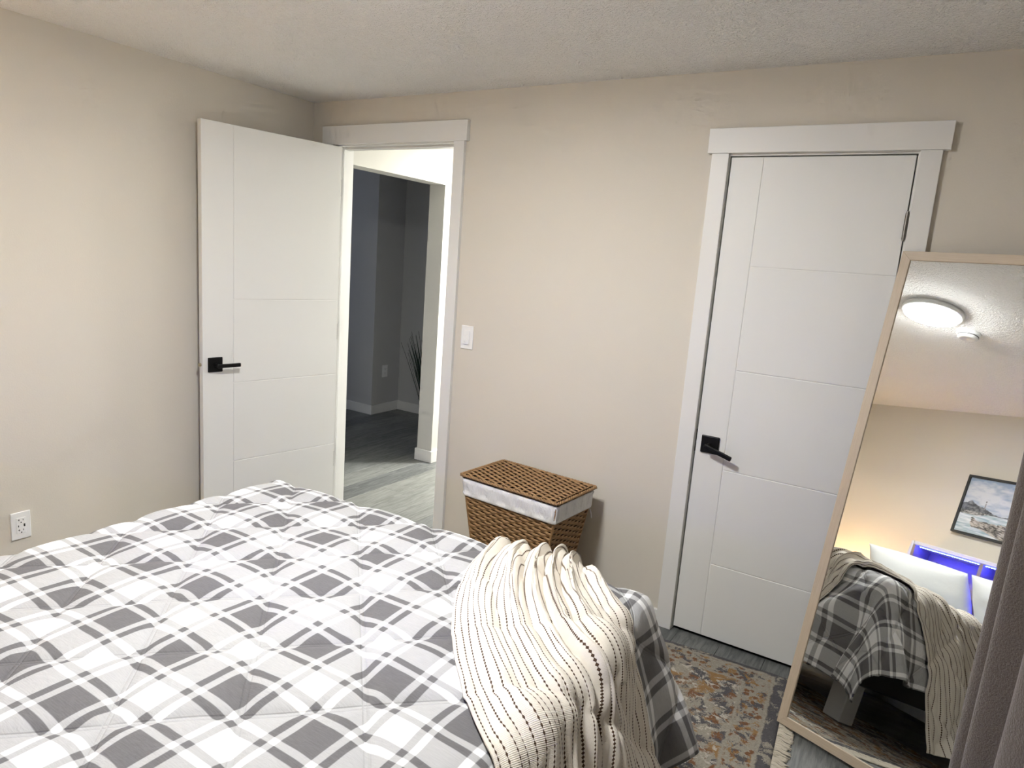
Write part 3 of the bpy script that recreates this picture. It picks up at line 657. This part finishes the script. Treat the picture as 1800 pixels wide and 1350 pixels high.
mitre('frame_stile', (0, 0), (f_, f_), (f_, MH - f_), (0, MH), 'oak_pale_long'); mitre('frame_stile', (MW, 0), (MW, MH), (MW - f_, MH - f_), (MW - f_, f_), 'oak_pale_long')
mitre('frame_rail', (0, 0), (MW, 0), (MW - f_, f_), (f_, f_), 'oak_pale_cross'); mitre('frame_rail', (0, MH), (f_, MH - f_), (MW - f_, MH - f_), (MW, MH), 'oak_pale_cross')
box('mirror_pane', (f_ - .002, MW - f_ + .002, 0.005, 0.009, f_ - .002, MH - f_ + .002), 'mirror_glass', mr)
box('back_board', (f_ * .4, MW - f_ * .4, 0.0095, FT - .002, f_ * .4, MH - f_ * .4), 'bed_black', mr)

# ================================================================== RUG
RRZ = math.radians(4.2)
rug = empty('area_rug', (2.790, -0.075, 0.0), RRZ); tag(rug, 'distressed cream, grey and rust area rug with fringe, partly under the bed', 'rug')
nx, ny = 150, 130
xs = np.linspace(-1.9, 0, nx); ys = np.linspace(-1.55, 0, ny); Xg, Yg = np.meshgrid(xs, ys, indexing='ij')
edge = np.minimum(np.minimum(-Xg, Xg + 1.9), np.minimum(-Yg, Yg + 1.55)); zt_ = 0.0095 * np.clip(edge / 0.006, 0.15, 1) + 0.0012 * vnoise(Xg * 60, Yg * 60, 3)
rp_ = grid_mesh('pile', np.stack([Xg, Yg, np.maximum(zt_, .002)], -1), None, 'rug_pile', rug); sm = rp_.modifiers.new('thick', 'SOLIDIFY'); sm.thickness = 0.0012; sm.offset = -1
vs, fs = [], []; rf = random.Random(5)
for i in range(230):
    y = -0.008 - i * (1.534 / 229)
    for s in range(2):
        l_ = rf.uniform(.032, .05); yo = rf.uniform(-.006, .006); z0 = rf.uniform(.006, .010)
        pts = [(-.004, y + s * .003, z0), (.010, y + yo * .3 + s * .003, z0 + .002), (.022, y + yo * .6, .006), (l_ * .8, y + yo, .0045), (l_, y + yo * 1.4, .003)]
        tube_data(pts, .0024, .0022, 5, vs, fs)
fg = pydata('fringe', vs, fs, 'rug_fringe', rug, True); tag(fg, 'cream knotted fringe', kind='stuff')

# ================================================================== HAMPER
hm = empty('laundry_hamper', (1.644, -0.226, 0.0105), math.radians(-4.5)); tag(hm, 'brown woven laundry hamper with lid and white liner against the wall', 'hamper')
HT, LT = 0.540, 0.585                     # rim height, lid top
def half(z):                              # body half sizes at height z
    t_ = z / HT; return 0.162 + (0.243 - 0.162) * t_, 0.098 + (0.146 - 0.098) * t_
# dark core, its colour stands in for the shade inside the weave gaps
vs = []
for z in (0.004, HT - .012):
    hx, hy = half(z); hx -= .006; hy -= .006; vs += [(-hx, -hy, z), (hx, -hy, z), (hx, hy, z), (-hx, hy, z)]
pydata('gap_shade_core', vs, [(0, 3, 2, 1), (4, 5, 6, 7)] + [(i, (i + 1) % 4, (i + 1) % 4 + 4, i + 4) for i in range(4)], 'wicker_gap_shade', hm)
def woven_side(fix, sign, label):
    vs, fs = [], []
    rows = 42; pitch = (HT - .02) / rows
    for r_ in range(rows):
        z = .012 + r_ * pitch; hx, hy = half(z); half_w = (hx if fix == 'y' else hy); off = (hy if fix == 'y' else hx) * sign
        ns_ = 14 if fix == 'y' else 8; n = ns_ * 6 + 1; pts = []
        for i in range(n):
            s = -half_w + 2 * half_w * i / (n - 1); w_ = math.sin(PI * (i / 6.0) + (PI if r_ % 2 else 0) + PI / 2 * 0)
            o_ = off + sign * (0.0035 * w_); zz = z + 0.0016 * math.cos(PI * i / 6.0 + (PI if r_ % 2 else 0))
            pts.append((s, o_, zz) if fix == 'y' else (o_, s, zz))
        tube_data(pts, .0062, .0034, 6, vs, fs, nrm=((0, sign, 0) if fix == 'y' else (sign, 0, 0)))
    o = pydata('woven_side', vs, fs, 'wicker', hm, True); tag(o, kind='stuff')
for fx, sg in (('y', -1), ('y', 1), ('x', 1), ('x', -1)): woven_side(fx, sg, '')
for sx in (-1, 1):
    for sy in (-1, 1):
        a0, b0 = half(0.0); a1, b1 = half(HT); cyl('corner_post', (sx * a0, sy * b0, 0), (sx * a1, sy * b1, HT), .0055, 'wicker', hm, seg=10)
# liner cuff folded over the rim
zc0, zc1 = 0.470, 0.550; n_ = 200; vs, fs = [], []
lv = [zc0, zc0 + .003, zc0 + .012, zc0 + .016, .50, .525, zc1 - .004, zc1]
per = []
for i in range(n_):
    s = i / n_ * 4; k = int(s); f = s - k
    c4 = [(-1, -1), (1, -1), (1, 1), (-1, 1)]; p, q = c4[k], c4[(k + 1) % 4]
    per.append((p[0] + (q[0] - p[0]) * f, p[1] + (q[1] - p[1]) * f))
for j, z in enumerate(lv):
    hx, hy = half(min(z, HT))
    for i, (px, py) in enumerate(per):
        wv_ = 0.0022 * math.sin(i * 1.9 + z * 60) + 0.003 * math.sin(i * .63 + z * 45) if 3 <= j <= 6 else 0.0
        o_ = 0.0100 + wv_ * .8 + (0.002 if j in (1, 2) else 0.0) - (0.004 if j == 7 else 0)
        cr = 0.97 if max(abs(px), abs(py)) == 1 and min(abs(px), abs(py)) > .97 else 1.0
        vs.append((px * (hx + o_) * cr, py * (hy + o_) * cr, z))
for j in range(len(lv) - 1):
    for i in range(n_): fs.append((j * n_ + i, j * n_ + (i + 1) % n_, (j + 1) * n_ + (i + 1) % n_, (j + 1) * n_ + i))
ln = pydata('liner_cuff', vs, fs, 'liner_cotton', hm, True); tag(ln, 'wrinkled white cotton liner'); sm = ln.modifiers.new('thick', 'SOLIDIFY'); sm.thickness = .002; sm.offset = -1
vs, fs = [], []; hx, hy = half(zc0); tube_data([(hx + .008, hy - .01, zc0 + .006), (hx + .016, hy - .005, zc0 - .005), (hx + .021, hy - .004, zc0 - .024), (hx + .024, hy - .003, zc0 - .042)], .0022, .0022, 6, vs, fs)
pydata('liner_tie', vs, fs, 'liner_cotton', ln, True)
# lid
lid = box('lid', (-.250, .250, -.154, .154, .552, .5605), 'wicker_gap_shade', hm, bev=.002)  # lid base coloured dark as painted shade between the strands
vs, fs = [], []; rows = 21
for r_ in range(rows):
    y = -.150 + .006 + r_ * (.288 / (rows - 1)); n = 14 * 6 + 1; pts = []
    for i in range(n):
        s = -.240 + .480 * i / (n - 1); w_ = math.sin(PI * i / 6.0 + (PI if r_ % 2 else 0)); pts.append((s, y + .0012 * math.cos(PI * i / 6.0 + (PI if r_ % 2 else 0)), 0.5675 + .0048 * w_))
    tube_data(pts, .0066, .0034, 6, vs, fs, nrm=(0, 0, 1))
tag(pydata('lid_weave', vs, fs, 'wicker', lid, True), kind='stuff')
vs, fs = [], []
for (p, q) in (((-.254, -.158), (.254, -.158)), ((.254, -.158), (.254, .158)), ((.254, .158), (-.254, .158)), ((-.254, .158), (-.254, -.158))):
    n = int((Vector(q) - Vector(p)).length / .004); 
    for k in (0, PI):
        pts = [(p[0] + (q[0] - p[0]) * i / n + .003 * math.cos(i * .75 + k) * (abs(q[1] - p[1]) > .1), p[1] + (q[1] - p[1]) * i / n + .003 * math.cos(i * .75 + k) * (abs(q[0] - p[0]) > .1), .564 + .003 * math.sin(i * .75 + k)) for i in range(n + 1)]
        tube_data(pts, .0045, .0045, 6, vs, fs)
tag(pydata('lid_border', vs, fs, 'wicker', lid, True), kind='stuff')

# ================================================================== CURTAIN
nz, nyy = 90, 260
ys = np.linspace(0, 1, nyy); zs = np.linspace(0, 1, nz); Sg, Zg = np.meshgrid(ys, zs, indexing='ij')
zz = 0.02 + 2.10 * Zg
flare = (1 - Zg) ** 1.2
yy_ = -1.195 - 0.80 * Sg - 0.015 * flare * np.sin(Sg * 30)
ph = 2 * PI * (4.6 * Sg + 0.16 * np.sin(Sg * 14 + 1) + 0.06 * np.sin(Zg * 4 + Sg * 9))
xx = 3.262 - 0.040 * np.cos(ph) - 0.012 * np.cos(2 * ph + 1 + Zg) - 0.045 * flare * (1 - Sg * .4) + 0.006 * vnoise(Sg * 30, Zg * 4, 3)
ct = empty('curtain', (3.26, -1.6, 0)); tag(ct, 'brown fleece curtain hanging at the right edge', 'curtain')
P = np.stack([xx - 3.26, yy_ + 1.6, zz], -1)
cp = grid_mesh('curtain_panel', P, None, 'curtain_fleece', ct); sm = cp.modifiers.new('thick', 'SOLIDIFY'); sm.thickness = 0.005; sm.offset = 0
rd = empty('curtain_rod', (3.27, -2.0, 2.14)); tag(rd, 'black curtain rod above the window out of view', 'curtain rod')
cyl('rod', (0, -.90, 0), (0, .92, 0), .011, 'black_metal', rd)
for s in (-.75, .86): box('bracket', (0, XR - 3.27, s - .01, s + .01, -.008, .008), 'black_metal', rd)
for s in (-.91, .93): lathe('finial', [(0, -.02), (.018, -.012), (.022, 0), (.018, .012), (0, .02)], 'black_metal', rd, seg=16, loc=(0, s, 0))

# ================================================================== SPIKY PLANT IN THE DARK ROOM
pp = empty('potted_grass', (-0.425, 1.72, 0)); tag(pp, 'spiky dark grass plant behind the hall wall end', 'plant')
lathe('pot', [(0, 0), (.075, 0), (.095, .16), (.09, .16), (.085, .13), (0, .13)], 'plant_pot', pp, seg=28)
rb = random.Random(12)
for i in range(70):
    az = rb.gauss(PI, 1.15); ln_ = rb.uniform(.55, .80); tilt = rb.uniform(.04, .32) if math.cos(az) < .2 else rb.uniform(.03, .2); r0_ = rb.uniform(0, .045)
    vs, fs = [], []
    n = 9
    for k in range(n + 1):
        t_ = k / n; out = r0_ + ln_ * (math.sin(tilt) * t_ + .16 * tilt * t_ ** 2.2); hz = .125 + ln_ * math.cos(tilt) * t_ * (1 - .10 * tilt * t_)
        wd = .009 * (1 - t_ ** 2) + .0006; c_, s_2 = math.cos(az), math.sin(az); cx, cyy = c_ * out, s_2 * out
        vs += [(cx - s_2 * wd, cyy + c_ * wd, hz), (cx + c_ * .0015, cyy + s_2 * .0015, hz), (cx + s_2 * wd, cyy - c_ * wd, hz), (cx - c_ * .0015, cyy - s_2 * .0015, hz)]
    for k in range(n): fs += [(k * 4 + q, k * 4 + (q + 1) % 4, k * 4 + 4 + (q + 1) % 4, k * 4 + 4 + q) for q in range(4)]
    pydata('blade', vs, fs, 'plant_green', pp)
